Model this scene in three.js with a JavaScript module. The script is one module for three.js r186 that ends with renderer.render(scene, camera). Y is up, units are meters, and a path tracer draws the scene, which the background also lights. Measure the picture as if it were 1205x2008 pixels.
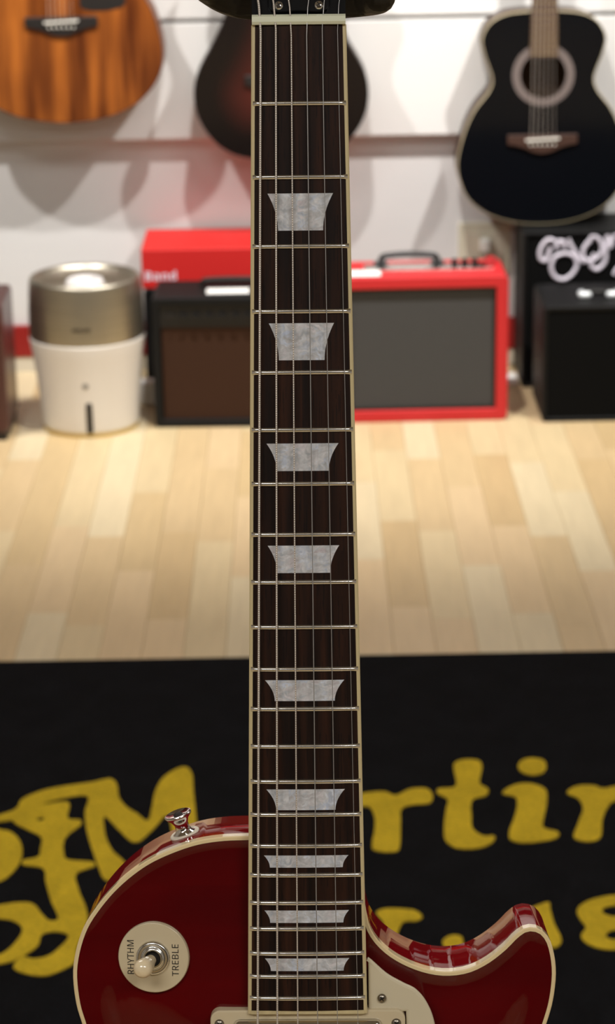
import * as THREE from 'three';
import { RoundedBoxGeometry } from 'three/addons/geometries/RoundedBoxGeometry.js';
import { TextGeometry } from 'three/addons/geometries/TextGeometry.js';
import { FontLoader } from 'three/addons/loaders/FontLoader.js';
import { RectAreaLightUniformsLib } from 'three/addons/lights/RectAreaLightUniformsLib.js';
import { mergeGeometries, mergeVertices, toCreasedNormals } from 'three/addons/utils/BufferGeometryUtils.js';
import { ImprovedNoise } from 'three/addons/math/ImprovedNoise.js';

// ---------------------------------------------------------------- camera, lights, exposure
const deg = Math.PI / 180;
const scene = new THREE.Scene();
scene.background = new THREE.Color(0x000000);
const camera = new THREE.PerspectiveCamera(2 * Math.atan(1004 / 4500) / deg, 1205 / 2008, 0.05, 30);
camera.position.set(0, 1.45, 0);
camera.rotation.set(-19 * deg, 0, -1 * deg);
camera.focus = 1.065;
camera.userData.fStop = 18;
const renderer = new THREE.WebGLRenderer();
renderer.toneMapping = THREE.LinearToneMapping;
renderer.toneMappingExposure = 1.22;
renderer.shadowMap.enabled = true;
RectAreaLightUniformsLib.init();
const WARM = new THREE.Color().setRGB(1.0, 0.975, 0.95), WHITE = new THREE.Color().setRGB(1.0, 0.99, 0.98);
const PANELS = [[-0.95, -2.5, 7], [0.95, -2.5, 7], [-0.95, 0.8, 9.5], [0.95, 0.8, 9.5]];      // ceiling panels: x, z, radiance
const SPOTS = [[-1.25, -3.95, -0.62, 11], [0.05, -3.95, -0.1, 10], [1.15, -3.95, 0.62, 15]];      // track spots: x, z, aimed at x, candela

// ---------------------------------------------------------------- helpers
const rand = (s => () => ((s = (s * 1664525 + 1013904223) >>> 0) / 4294967296))(20240611);
const noise = new ImprovedNoise();
const fbm = (x, y, z = 0, o = 4) => { let a = 0, w = 0.5, t = 0; for (let i = 0; i < o; i++) { a += w * noise.noise(x, y, z + i * 7.3); t += w; x *= 2.03; y *= 2.03; w *= 0.5; } return a / t; };
const V = (x, y, z) => new THREE.Vector3(x, y, z);
const used = {};
function numbered(n) { const k = used[n] = (used[n] ?? -1) + 1; return k ? `${n}_${String(k).padStart(3, '0')}` : n; }
function mesh(name, geo, mat, parent) {
  const m = new THREE.Mesh(geo, mat); m.name = name; m.castShadow = m.receiveShadow = true;
  if (parent) parent.add(m);
  return m;
}
function thing(name, label, category, pos = [0, 0, 0], group) {
  const o = new THREE.Group(); o.name = numbered(name); o.position.set(...pos);
  o.userData = { label, category }; if (group) o.userData.group = group;
  scene.add(o); return o;
}
function tag(o, label, category, group) { o.name = numbered(o.name); o.userData = { label, category }; if (group) o.userData.group = group; scene.add(o); return o; }
function struct(name, geo, mat) { const m = mesh(name, geo, mat, scene); m.userData.kind = 'structure'; return m; }
const box = (w, h, d, x = 0, y = 0, z = 0) => new THREE.BoxGeometry(w, h, d).translate(x, y, z);
const rbox = (w, h, d, r, x = 0, y = 0, z = 0, seg = 3) => new RoundedBoxGeometry(w, h, d, seg, r).translate(x, y, z);
const cyl = (r1, r2, h, x = 0, y = 0, z = 0, n = 24) => new THREE.CylinderGeometry(r1, r2, h, n).translate(x, y, z);
const lathe = (pts, n = 40) => new THREE.LatheGeometry(pts.map(p => new THREE.Vector2(p[0], p[1])), n);
const merge = l => mergeGeometries(l.map(g => { const q = g.index ? g.toNonIndexed() : g; for (const k of Object.keys(q.attributes)) if (!['position', 'normal', 'uv'].includes(k)) q.deleteAttribute(k); return q; }));
function planarUV(g, a = 0, b = 1, s = 1) {                                   // uv in metres from two of the position's axes
  const p = g.attributes.position, uv = new Float32Array(p.count * 2);
  for (let i = 0; i < p.count; i++) { uv[2 * i] = p.getComponent(i, a) * s; uv[2 * i + 1] = p.getComponent(i, b) * s; }
  g.setAttribute('uv', new THREE.BufferAttribute(uv, 2)); return g;
}
function gridSurface(nu, nv, fn) {
  const pos = [], uv = [], idx = [];
  for (let j = 0; j <= nv; j++) for (let i = 0; i <= nu; i++) { const p = fn(i / nu, j / nv); pos.push(p.x, p.y, p.z); uv.push(p.x, p.y); }
  for (let j = 0; j < nv; j++) for (let i = 0; i < nu; i++) { const a = j * (nu + 1) + i, b = a + 1, c = a + nu + 1, d = c + 1; idx.push(a, b, d, a, d, c); }
  const g = new THREE.BufferGeometry(); g.setAttribute('position', new THREE.Float32BufferAttribute(pos, 3)); g.setAttribute('uv', new THREE.Float32BufferAttribute(uv, 2)); g.setIndex(idx); g.computeVertexNormals(); return g;
}
function loft(sections, crease = 40 * deg, caps = true, closedEnds = false) {     // closed loops joined into a solid; caps triangulated in xy or as fans
  const n = sections[0].length, pos = [], idx = [];
  for (const s of sections) for (const p of s) pos.push(p.x, p.y, p.z);
  const R = sections.length;
  for (let j = 0; j < (closedEnds ? R : R - 1); j++) for (let i = 0; i < n; i++) { const a = j * n + i, b = j * n + (i + 1) % n, c = ((j + 1) % R) * n + i, d = ((j + 1) % R) * n + (i + 1) % n; idx.push(a, b, d, a, d, c); }
  if (caps && !closedEnds) for (const [j, flip] of [[0, true], [R - 1, false]]) {
    const s = sections[j], c = s.reduce((q, p) => q.add(p), V(0, 0, 0)).divideScalar(n), at = pos.length / 3;
    if (caps === 'xy') { for (const t of THREE.ShapeUtils.triangulateShape(s.map(p => new THREE.Vector2(p.x, p.y)), [])) { const [a, b, d] = t.map(i => j * n + i); flip ? idx.push(a, d, b) : idx.push(a, b, d); } continue; }
    pos.push(c.x, c.y, c.z);
    for (let i = 0; i < n; i++) { const a = j * n + i, b = j * n + (i + 1) % n; flip ? idx.push(at, b, a) : idx.push(at, a, b); }
  }
  let g = new THREE.BufferGeometry(); g.setAttribute('position', new THREE.Float32BufferAttribute(pos, 3)); g.setIndex(idx);
  g = toCreasedNormals(g, crease); return planarUV(g);
}
const spline = (pts, n, closed = true) => new THREE.CatmullRomCurve3(pts.map(p => V(p[0], p[1], 0)), closed, 'centripetal').getSpacedPoints(n).slice(0, closed ? n : n + 1);
function inset(loop, d) {                                                     // loop of Vector3 in xy, counter-clockwise or not: moved inwards by d
  let area = 0; const n = loop.length; for (let i = 0; i < n; i++) { const a = loop[i], b = loop[(i + 1) % n]; area += a.x * b.y - b.x * a.y; }
  const sg = Math.sign(area);
  return loop.map((p, i) => { const a = loop[(i + n - 1) % n], b = loop[(i + 1) % n], t = V(b.x - a.x, b.y - a.y, 0).normalize(); return V(p.x - t.y * d * sg, p.y + t.x * d * sg, p.z); });
}
const shapeOf = loop => new THREE.Shape(loop.map(p => new THREE.Vector2(p.x, p.y)));
function texture(w, h, fn, colour = true, rx = 1, ry = 1) {
  const d = new Uint8Array(w * h * 4);
  for (let y = 0; y < h; y++) for (let x = 0; x < w; x++) { const c = fn(x / w, y / h), o = 4 * (y * w + x); d[o] = c[0]; d[o + 1] = c[1]; d[o + 2] = c[2]; d[o + 3] = 255; }
  const t = new THREE.DataTexture(d, w, h); t.magFilter = THREE.LinearFilter; t.minFilter = THREE.LinearMipmapLinearFilter; t.generateMipmaps = true;
  t.wrapS = t.wrapT = THREE.RepeatWrapping; t.repeat.set(rx, ry); if (colour) t.colorSpace = THREE.SRGBColorSpace; t.needsUpdate = true; return t;
}
const clamp = (v, a = 0, b = 255) => Math.max(a, Math.min(b, v));
const mixc = (a, b, t) => a.map((v, i) => v + (b[i] - v) * t);
const std = (color, roughness = 0.5, o = {}) => new THREE.MeshStandardMaterial({ color, roughness, side: THREE.DoubleSide, ...o });
const phys = (color, roughness = 0.5, o = {}) => new THREE.MeshPhysicalMaterial({ color, roughness, side: THREE.DoubleSide, ...o });

// ---------------------------------------------------------------- materials
const grainTex = texture(256, 512, (u, v) => { const s = 0.5 + 0.5 * fbm(u * 26, v * 3, 1), k = 0.5 + 0.5 * fbm(u * 5 + 3, v * 2, 5), b = clamp(236 + 22 * (s - 0.5) + 26 * (k - 0.5)); return [b, b * 0.985, b * 0.955]; }, true, 4, 2);
const pileTex = texture(512, 512, (u, v) => { const a = fbm(u * 60, v * 60, 2, 3), b = fbm(u * 6, v * 6, 9, 3), k = clamp(150 + 105 * a + 60 * b); return [k, k, k]; }, true, 3, 3);
const yarnTex = texture(512, 512, (u, v) => { const a = fbm(u * 60, v * 60, 2, 3), b = fbm(u * 6, v * 6, 9, 3), k = clamp(226 + 40 * a + 26 * b); return [k, k, k]; }, true, 3, 3);
const pileBump = texture(256, 256, () => { const k = 255 * rand(); return [k, k, k]; }, false, 12, 12);
const rosewood = texture(256, 1024, (u, v) => { const s = fbm(u * 14, v * 2.2, 3), p = fbm(u * 70, v * 9, 8, 3), t = clamp(0.42 + 0.9 * s + (p > 0.22 ? -0.35 : 0), 0, 1); return mixc([27, 16, 11], [80, 44, 25], t); }, true, 1 / 0.06, 1 / 0.24);
const pearlTex = texture(512, 512, (u, v) => { const w = fbm(u * 5, v * 5, 2), a = fbm(u * 9 + 3 * w, v * 14 + 2 * w, 4), b = fbm(u * 6, v * 6 + 2 * a, 12), c = fbm(u * 26, v * 34 + 6 * w, 17, 2); const l = 214 + 52 * a + 24 * c; return [clamp(l - 6 - 14 * b), clamp(l - 4 + 6 * b), clamp(l - 2 + 48 * Math.max(0, b))]; }, true, 1 / 0.05, 1 / 0.05);
const mapleRed = texture(512, 512, (u, v) => { const a = fbm(u * 3, v * 22, 6, 3), b = fbm(u * 5, v * 5, 11, 3); const k = 1 + 0.16 * a + 0.16 * b; return [clamp(84 * k), clamp(4 * k), clamp(7 * k)]; }, true, 1 / 0.4, 1 / 0.4);
const koaTex = texture(512, 512, (u, v) => {
  const x = u + 0.012 * fbm(u * 4, v * 3, 3), s = fbm(x * 9, v * 0.7, 2, 3), f = fbm(x * 60, v * 2.2, 7, 3), m = fbm(x * 4, v * 3, 13, 3);
  const t = clamp(0.5 + 1.25 * s + 0.28 * f + 0.2 * m, 0, 1); return mixc([66, 28, 12], [176, 102, 40], t);
}, true, 1 / 0.42, 1 / 0.42);
const weave = texture(128, 128, (u, v) => { const k = 190 + 34 * Math.sin(u * 40 * Math.PI) * Math.sin(v * 40 * Math.PI) + 26 * (rand() - 0.5); return [k, k, k]; }, true, 14, 14);
const tolexBump = texture(256, 256, (u, v) => { const k = clamp(128 + 200 * fbm(u * 40, v * 40, 3, 2)); return [k, k, k]; }, false, 9, 9);
const wallBump = texture(256, 256, (u, v) => { const k = clamp(128 + 120 * fbm(u * 30, v * 30, 5, 3)); return [k, k, k]; }, false, 2, 2);
const windTex = texture(16, 4, u => { const k = 255 * Math.abs(Math.sin(u * Math.PI)); return [k, k, k]; }, false, 700, 1);
const darkWood = texture(256, 256, (u, v) => { const s = fbm(u * 22, v * 2, 4), t = clamp(0.5 + s, 0, 1); return mixc([46, 14, 12], [84, 30, 24], t); }, true, 2, 2);
const brush = texture(64, 256, (u, v) => { const k = clamp(225 + 36 * fbm(u * 2, v * 90, 3, 2)); return [k, k, k]; }, true, 1, 3);

const M = {
  wall: std(0xd8d6d3, 0.85, { bumpMap: wallBump, bumpScale: 0.0004 }), panel: std(0xdddbd7, 0.55), ceiling: std(0xa8a39a, 0.9), sideWall: std(0xb9b3aa, 0.9), farWall: std(0x4c463f, 0.9),
  redBoard: std(0x6a1512, 0.6), redTrim: std(0x8e1512, 0.5), cream: std(0xcfc6b2, 0.6), subfloor: std(0x9a835c, 0.8),
  mat: phys(0x1f1f23, 1, { specularIntensity: 0.3, map: pileTex, bumpMap: pileBump, bumpScale: 0.002 }), yellow: phys(0xfdd636, 1, { specularIntensity: 0.3, map: yarnTex, bumpMap: pileBump, bumpScale: 0.002 }),
  rosewood: phys(0xc8c8c8, 0.55, { map: rosewood, specularIntensity: 0.3 }), boardBinding: phys(0xc9b88c, 0.35, { clearcoat: 0.3 }), bodyBinding: phys(0xe6cf9f, 0.28, { clearcoat: 1, clearcoatRoughness: 0.05 }),
  nickel: std(0xdedcd6, 0.2, { metalness: 1 }), screwSteel: std(0x8c8478, 0.3, { metalness: 1 }), chrome: std(0xe4e2de, 0.08, { metalness: 1 }), wound: std(0xcfc6bb, 0.45, { metalness: 0.6, bumpMap: windTex, bumpScale: 0.0001 }), plain: std(0xb9b7b4, 0.35, { metalness: 0.7 }),
  pearl: phys(0xf0eeec, 0.22, { map: pearlTex, clearcoat: 0.5, clearcoatRoughness: 0.1 }), nut: phys(0xd3d4b8, 0.3, { clearcoat: 0.4 }),
  redTop: phys(0xffffff, 0.4, { map: mapleRed, specularIntensity: 0, clearcoat: 1, clearcoatRoughness: 0.03 }), redSide: phys(0x7a0a10, 0.4, { specularIntensity: 0, clearcoat: 0.55, clearcoatRoughness: 0.03 }),
  blackGloss: phys(0x050506, 0.3, { specularIntensity: 0.35 }), blackPlastic: std(0x121213, 0.35), rubber: phys(0x1c1a16, 0.5, { specularIntensity: 0.6 }), creamPlastic: phys(0xcdbd9c, 0.32, { clearcoat: 0.3 }), guard: phys(0xcfc3a6, 0.35, { clearcoat: 0.4 }),
  print: std(0x1c150f, 0.6), felt: std(0xddd4c0, 0.9), tip: phys(0xe6d3ae, 0.25, { clearcoat: 1 }), slot: std(0x2b2723, 0.6, { metalness: 0.5 }), silverPrint: std(0xd9d2dc, 0.5),
  koa: phys(0xffffff, 0.35, { specularIntensity: 0.1, map: koaTex, clearcoat: 0.6, clearcoatRoughness: 0.15 }), koaSide: std(0x6d3a1a, 0.5), creamEdge: std(0xb9ab8a, 0.5), navy: phys(0x05070c, 0.5, { specularIntensity: 0.1, clearcoat: 0.5, clearcoatRoughness: 0.08 }), darkSide: phys(0x3a2418, 0.45, { specularIntensity: 0.4 }),
  burst: phys(0xffffff, 0.35, { specularIntensity: 0.1, vertexColors: true, clearcoat: 0.8, clearcoatRoughness: 0.12 }), ebony: std(0x17120f, 0.5), walnut: std(0x3b241a, 0.55), board2: std(0x4c382d, 0.6), brass: std(0xa08858, 0.4, { metalness: 0.8 }), bone: std(0xe4e0d4, 0.5), rosette: std(0x6b605c, 0.6), inside: std(0x5a3f28, 0.8), neckWood: std(0x4a2c1a, 0.5),
  redTolex: std(0xbf1e22, 0.55, { bumpMap: tolexBump, bumpScale: 0.0006 }), greyCloth: phys(0x605f5d, 0.95, { specularIntensity: 0.25, map: weave }), blackTolex: phys(0x0d0d0d, 0.55, { specularIntensity: 0.45, bumpMap: tolexBump, bumpScale: 0.0006 }), brownCloth: phys(0x523829, 0.95, { specularIntensity: 0.25, map: weave }), blackCloth: phys(0x0d0d0c, 0.95, { specularIntensity: 0.25, map: weave }),
  redCard: std(0xc41a16, 0.6), paper: std(0xf2f0ea, 0.8), whiteABS: std(0xdcd6cd, 0.45), steel: std(0xcbc3b0, 0.38, { metalness: 0.95, map: brush }), whiteGloss: std(0xd6d2d0, 0.3), dark: std(0x15120e, 0.4), tan: std(0xc9a548, 0.6), maroon: phys(0xffffff, 0.4, { map: darkWood, clearcoat: 0.4, clearcoatRoughness: 0.2 }),
  cap: std(0xe6eaea, 0.3, { metalness: 0.2 }), plug: std(0xe9e6de, 0.5), outlet: std(0xd2ccb6, 0.5), cord: std(0x84807a, 0.6),
};
const glow = (r, g, b) => new THREE.MeshStandardMaterial({ color: 0xffffff, emissive: new THREE.Color().setRGB(r, g, b), roughness: 0.6 });
const font = await new FontLoader().loadAsync('fonts/droid/droid_sans_regular.typeface.json');
const fontBold = await new FontLoader().loadAsync('fonts/droid/droid_sans_bold.typeface.json');
function text(str, size, depth, f = font) { const g = new TextGeometry(str, { font: f, size, depth, curveSegments: 4 }); g.computeBoundingBox(); const b = g.boundingBox; return g.translate(-(b.min.x + b.max.x) / 2, -(b.min.y + b.max.y) / 2, 0); }

// ---------------------------------------------------------------- the room
const ZW = -5.28, RX = 2.6, ZF = 3.0, HC = 2.8;
const wallBack = struct('wall_back', box(2 * RX + 0.2, HC + 0.2, 0.1, 0, HC / 2, ZW - 0.05), M.wall);
for (let k = 0; k < 7; k++) mesh('wall_board', rbox(2 * RX, 0.262, 0.036, 0.003, 0, 0.551 + 0.131 + k * 0.27, ZW + 0.018), k < 3 ? M.panel : M.redBoard, wallBack);
struct('wall_left', box(0.1, HC, ZF - ZW + 0.2, -RX - 0.05, HC / 2, (ZF + ZW) / 2), M.sideWall);
struct('wall_right', box(0.1, HC, ZF - ZW + 0.2, RX + 0.05, HC / 2, (ZF + ZW) / 2), M.sideWall);
struct('wall_front', box(2 * RX + 0.2, HC, 0.1, 0, HC / 2, ZF + 0.05), M.farWall);
struct('ceiling', box(2 * RX + 0.2, 0.1, ZF - ZW + 0.2, 0, HC + 0.05, (ZF + ZW) / 2), M.ceiling);
struct('baseboard_back', rbox(2 * RX, 0.076, 0.014, 0.003, 0, 0.075, ZW + 0.007), M.redTrim);
struct('trim_1', box(2 * RX, 0.037, 0.01, 0, 0.0185, ZW + 0.005), M.cream);

// floor: strip planks laid in rows that run away from the camera
const floor = struct('floor', box(2 * RX + 0.2, 0.1, ZF - ZW + 0.2, 0, -0.058, (ZF + ZW) / 2), M.subfloor);
{
  const tones = [[210, 184, 140], [222, 202, 162], [217, 192, 150], [227, 211, 176], [213, 188, 144], [223, 198, 158]];
  const mats = tones.map(t => std(new THREE.Color(`rgb(${t.join(',')})`), 0.42, { map: grainTex }));
  const Wd = 0.0695, Ld = 0.45, gap = 0.0005;
  const geos = [0, 1, 2].map(k => { const g = rbox(Wd - gap, 0.008, Ld - gap, 0.0007, 0, -0.004, 0, 1); const uvg = planarUV(g, 0, 2); const uv = uvg.attributes.uv; for (let i = 0; i < uv.count; i++) uv.setXY(i, uv.getX(i) + 0.083 * k, uv.getY(i) + 0.31 * k); return uvg; });
  const far = [], farCol = [];
  const pat = [[1, 0, 3], [5, 1, 2], [3, 4, 1], [2, 5, 0], [1, 3, 5]];
  const cols = Math.ceil(RX / Wd);
  for (let i = -cols; i < cols; i++) for (let j = 0; j < 19; j++) {
    const board = Math.floor(i / 3), strip = ((i % 3) + 3) % 3, x = (i + 0.5) * Wd, z = ZW + (j + 0.5) * Ld + [0, 0.19, -0.02][strip] - 0.2 + 0.04 * ((board % 3 + 3) % 3);
    if (z - Ld / 2 < ZW - 0.2 || z > ZF) continue;
    const tone = rand() < 0.62 ? pat[(j + (board & 1)) % 5][strip] : Math.floor(rand() * 6), v = Math.floor(rand() * 3);
    if (Math.abs(x) < 0.95 && z < -3.1) { const m = mesh('plank', geos[v], mats[tone], floor); m.position.set(x, 0, z); }
    else { const g = geos[v].clone().translate(x, 0, z), c = new Float32Array(g.attributes.position.count * 3), q = mats[tone].color; for (let k = 0; k < c.length; k += 3) { c[k] = q.r; c[k + 1] = q.g; c[k + 2] = q.b; } far.push([g.index ? g.toNonIndexed() : g, q]); }
  }
  const g = mergeGeometries(far.map(([q, c]) => { const a = new Float32Array(q.attributes.position.count * 3); for (let k = 0; k < a.length; k += 3) { a[k] = c.r; a[k + 1] = c.g; a[k + 2] = c.b; } q.setAttribute('color', new THREE.BufferAttribute(a, 3)); return q; }));
  mesh('planking', g, std(0xffffff, 0.42, { map: grainTex, vertexColors: true }), floor).userData.kind = 'stuff';
}

// ceiling panels and track spots
for (const [i, [x, z, L]] of PANELS.entries()) {
  const o = thing('ceiling_light', ['flat ceiling light panel over the mat, towards the brown cabinet', 'flat ceiling light panel over the mat, towards the black amplifier', 'flat ceiling light panel above the camera, on the koa guitar side', 'flat ceiling light panel above the camera, on the dark guitar side'][i], 'ceiling light', [x, HC, z], 'ceiling light panels');
  mesh('frame', merge([box(1.26, 0.03, 0.03, 0, -0.015, 0.315), box(1.26, 0.03, 0.03, 0, -0.015, -0.315), box(0.03, 0.03, 0.6, 0.615, -0.015, 0), box(0.03, 0.03, 0.6, -0.615, -0.015, 0)]), M.paper, o);
  mesh('diffuser', box(1.2, 0.012, 0.6, 0, -0.008, 0), glow(0.9, 0.87, 0.83), o);
  const l = new THREE.RectAreaLight(WHITE, L, 1.2, 0.6); l.position.set(0, -0.032, 0); l.rotation.x = -Math.PI / 2; o.add(l);
}
const rail = thing('light_track', 'black ceiling track carrying three spotlights along the back wall', 'light track', [0, HC, -3.95]);
mesh('rail', box(3.2, 0.03, 0.035, 0, -0.015, 0), M.blackPlastic, rail);
for (const [i, [x, z, tx, I]] of SPOTS.entries()) {
  const o = thing('track_spotlight', ['black track spotlight aimed at the koa guitar', 'black track spotlight aimed at the sunburst guitar', 'black track spotlight aimed at the dark guitar'][i], 'spotlight', [x, HC - 0.03, z], 'track spotlights');
  mesh('stem', cyl(0.012, 0.012, 0.08, 0, -0.04, 0, 12), M.blackPlastic, o);
  const aim = V(tx - x, 0.55 - (HC - 0.14), ZW - z).normalize();
  const can = mesh('shade', lathe([[0.0, 0.0], [0.03, 0], [0.045, -0.05], [0.05, -0.14], [0.047, -0.14], [0.042, -0.05], [0.0, -0.03]], 28), M.blackPlastic, o);
  can.position.set(0, -0.075, 0); can.quaternion.setFromUnitVectors(V(0, -1, 0), aim);
  const b = mesh('bulb', lathe([[0, 0], [0.036, 0.002], [0.036, 0.012], [0, 0.014]], 24), glow(1, 0.92, 0.8), o);
  b.position.set(0, -0.075, 0).addScaledVector(aim, 0.115); b.quaternion.setFromUnitVectors(V(0, -1, 0), aim);
  const s = new THREE.SpotLight(WARM, I, 0, 42 * deg, 0.7, 2); s.position.set(0, -0.075, 0).addScaledVector(aim, 0.145);
  s.target.position.set(tx - x, 0.55 - HC, ZW - z); s.castShadow = true; s.shadow.radius = 1.5; s.shadow.mapSize.set(1024, 1024); o.add(s); o.add(s.target);
}

// ---------------------------------------------------------------- the mat
{
  const mat = thing('floor_mat', 'large black pile mat with yellow script lettering on the wooden floor', 'mat', [0, 0, -2.6]);
  const base = rbox(2.4, 0.009, 1.75, 0.003, 0, 0.0045, 0.009, 2);
  mesh('pile', planarUV(base, 0, 2), M.mat, mat);
  const oz = -2.6;
  const letters = [
    [[[-454, -2894], [-438, -2903], [-416, -2922], [-413, -2949], [-386, -2978], [-348, -2994], [-315, -3003], [-292, -3014], [-282, -2998], [-274, -2950], [-261, -2919], [-245, -2899], [-230, -2875], [-226, -2915], [-224, -2969], [-215, -3013], [-198, -3041], [-185, -3050], [-175, -3029], [-170, -2973], [-166, -2926], [-158, -2834], [-147, -2729], [-168, -2707], [-186, -2779], [-204, -2894], [-216, -2862], [-226, -2837], [-242, -2811], [-268, -2851], [-291, -2895], [-289, -2865], [-283, -2826], [-270, -2785], [-254, -2757], [-241, -2703], [-274, -2705], [-285, -2735], [-297, -2783], [-311, -2846], [-319, -2905], [-321, -2959], [-353, -2953], [-384, -2933], [-399, -2902], [-412, -2889], [-435, -2882], [-452, -2877]]],
    [[[-414, -2929], [-384, -2932], [-346, -2939], [-340, -2886], [-323, -2882], [-321, -2869], [-334, -2844], [-340, -2822], [-337, -2785], [-332, -2766], [-295, -2756], [-291, -2747], [-314, -2727], [-307, -2677], [-294, -2631], [-289, -2598], [-290, -2571], [-296, -2539], [-297, -2493], [-308, -2478], [-330, -2463], [-354, -2469], [-370, -2482], [-369, -2498], [-361, -2510], [-350, -2504], [-332, -2509], [-319, -2529], [-310, -2561], [-328, -2571], [-343, -2566], [-346, -2536], [-359, -2515], [-373, -2500], [-388, -2493], [-408, -2486], [-411, -2512], [-391, -2515], [-373, -2552], [-371, -2583], [-385, -2601], [-402, -2607], [-424, -2609], [-427, -2636], [-406, -2642], [-385, -2648], [-365, -2645], [-349, -2616], [-337, -2598], [-328, -2600], [-342, -2655], [-353, -2702], [-362, -2743], [-389, -2753], [-391, -2764], [-371, -2774], [-370, -2798], [-373, -2833], [-394, -2856], [-417, -2883]], [[-384, -2890], [-377, -2893], [-374, -2886], [-381, -2881]]],
    [[[-460, -2871], [-432, -2857], [-417, -2850], [-402, -2825], [-394, -2793], [-394, -2757], [-404, -2721], [-414, -2707], [-439, -2705], [-480, -2730], [-490, -2800], [-480, -2850]]],
    [[[-48, -2925], [-10, -2960], [26, -2945], [32, -2860], [42, -2800], [12, -2780], [-8, -2800], [-34, -2775], [-58, -2800], [-60, -2870]]],
    [[[62, -2944], [81, -2953], [103, -2955], [117, -2942], [141, -2963], [163, -2962], [170, -2940], [164, -2916], [142, -2913], [126, -2903], [121, -2855], [117, -2789], [113, -2773], [99, -2771], [81, -2778], [80, -2797], [85, -2843], [85, -2884], [78, -2909], [61, -2913]]],
    [[[208, -3045], [221, -3056], [243, -3053], [247, -3036], [240, -2973], [250, -2958], [245, -2937], [227, -2927], [220, -2872], [220, -2831], [234, -2811], [246, -2814], [247, -2804], [235, -2785], [213, -2776], [192, -2780], [180, -2800], [180, -2840], [186, -2894], [190, -2929], [177, -2947], [179, -2961], [202, -2965]]],
    [[[269, -2943], [291, -2971], [313, -2973], [330, -2955], [329, -2916], [319, -2861], [316, -2834], [335, -2820], [331, -2804], [311, -2795], [283, -2791], [268, -2800], [268, -2823], [278, -2863], [286, -2904], [286, -2932]]],
    [[[299, -3030], [308, -3052], [322, -3058], [337, -3051], [340, -3028], [331, -3006], [317, -3001], [304, -3010]]],
    [[[360, -2940], [375, -2961], [401, -2963], [412, -2952], [430, -2959], [457, -2957], [466, -2932], [463, -2890], [451, -2829], [469, -2805], [460, -2786], [430, -2784], [421, -2804], [431, -2857], [439, -2905], [424, -2913], [411, -2892], [400, -2858], [388, -2799], [374, -2791], [355, -2800], [365, -2846], [377, -2893], [373, -2925]]],
    [[[79, -2607], [90, -2615], [113, -2614], [130, -2608], [137, -2590], [128, -2582], [114, -2582], [107, -2566], [100, -2521], [104, -2473], [74, -2474], [81, -2528], [87, -2578]]],
    [[[159, -2530], [171, -2544], [182, -2542], [184, -2524], [176, -2492], [179, -2460], [155, -2460], [163, -2497]]],
    [[[268, -2600], [287, -2617], [301, -2625], [301, -2605], [302, -2570], [306, -2522], [295, -2508], [289, -2526], [287, -2559], [274, -2543], [263, -2516], [249, -2511], [259, -2566]]],
    [[[335, -2603], [348, -2623], [366, -2634], [388, -2640], [412, -2633], [423, -2612], [416, -2583], [406, -2569], [414, -2549], [412, -2527], [394, -2506], [370, -2502], [355, -2504], [339, -2516], [332, -2535], [341, -2559], [337, -2575]], [[368, -2605], [385, -2613], [399, -2604], [394, -2590], [381, -2584], [368, -2592]], [[364, -2540], [376, -2551], [391, -2542], [386, -2531], [373, -2526], [364, -2531]]],
  ];
  letters.forEach((L, k) => {
    const loop = l => spline(l.map(p => [p[0] / 1000, -(p[1] / 1000 - oz)]), 4 * l.length);
    const sh = shapeOf(loop(L[0])); for (const h of L.slice(1)) sh.holes.push(new THREE.Path(loop(h).map(p => new THREE.Vector2(p.x, p.y))));
    const g = new THREE.ExtrudeGeometry(sh, { depth: 0.003, bevelEnabled: false }).rotateX(-Math.PI / 2).translate(0, 0.0075 + 0.0001 * (k % 3), 0);
    mesh('letter', planarUV(g, 0, 2), M.yellow, mat);
  });
}

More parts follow.
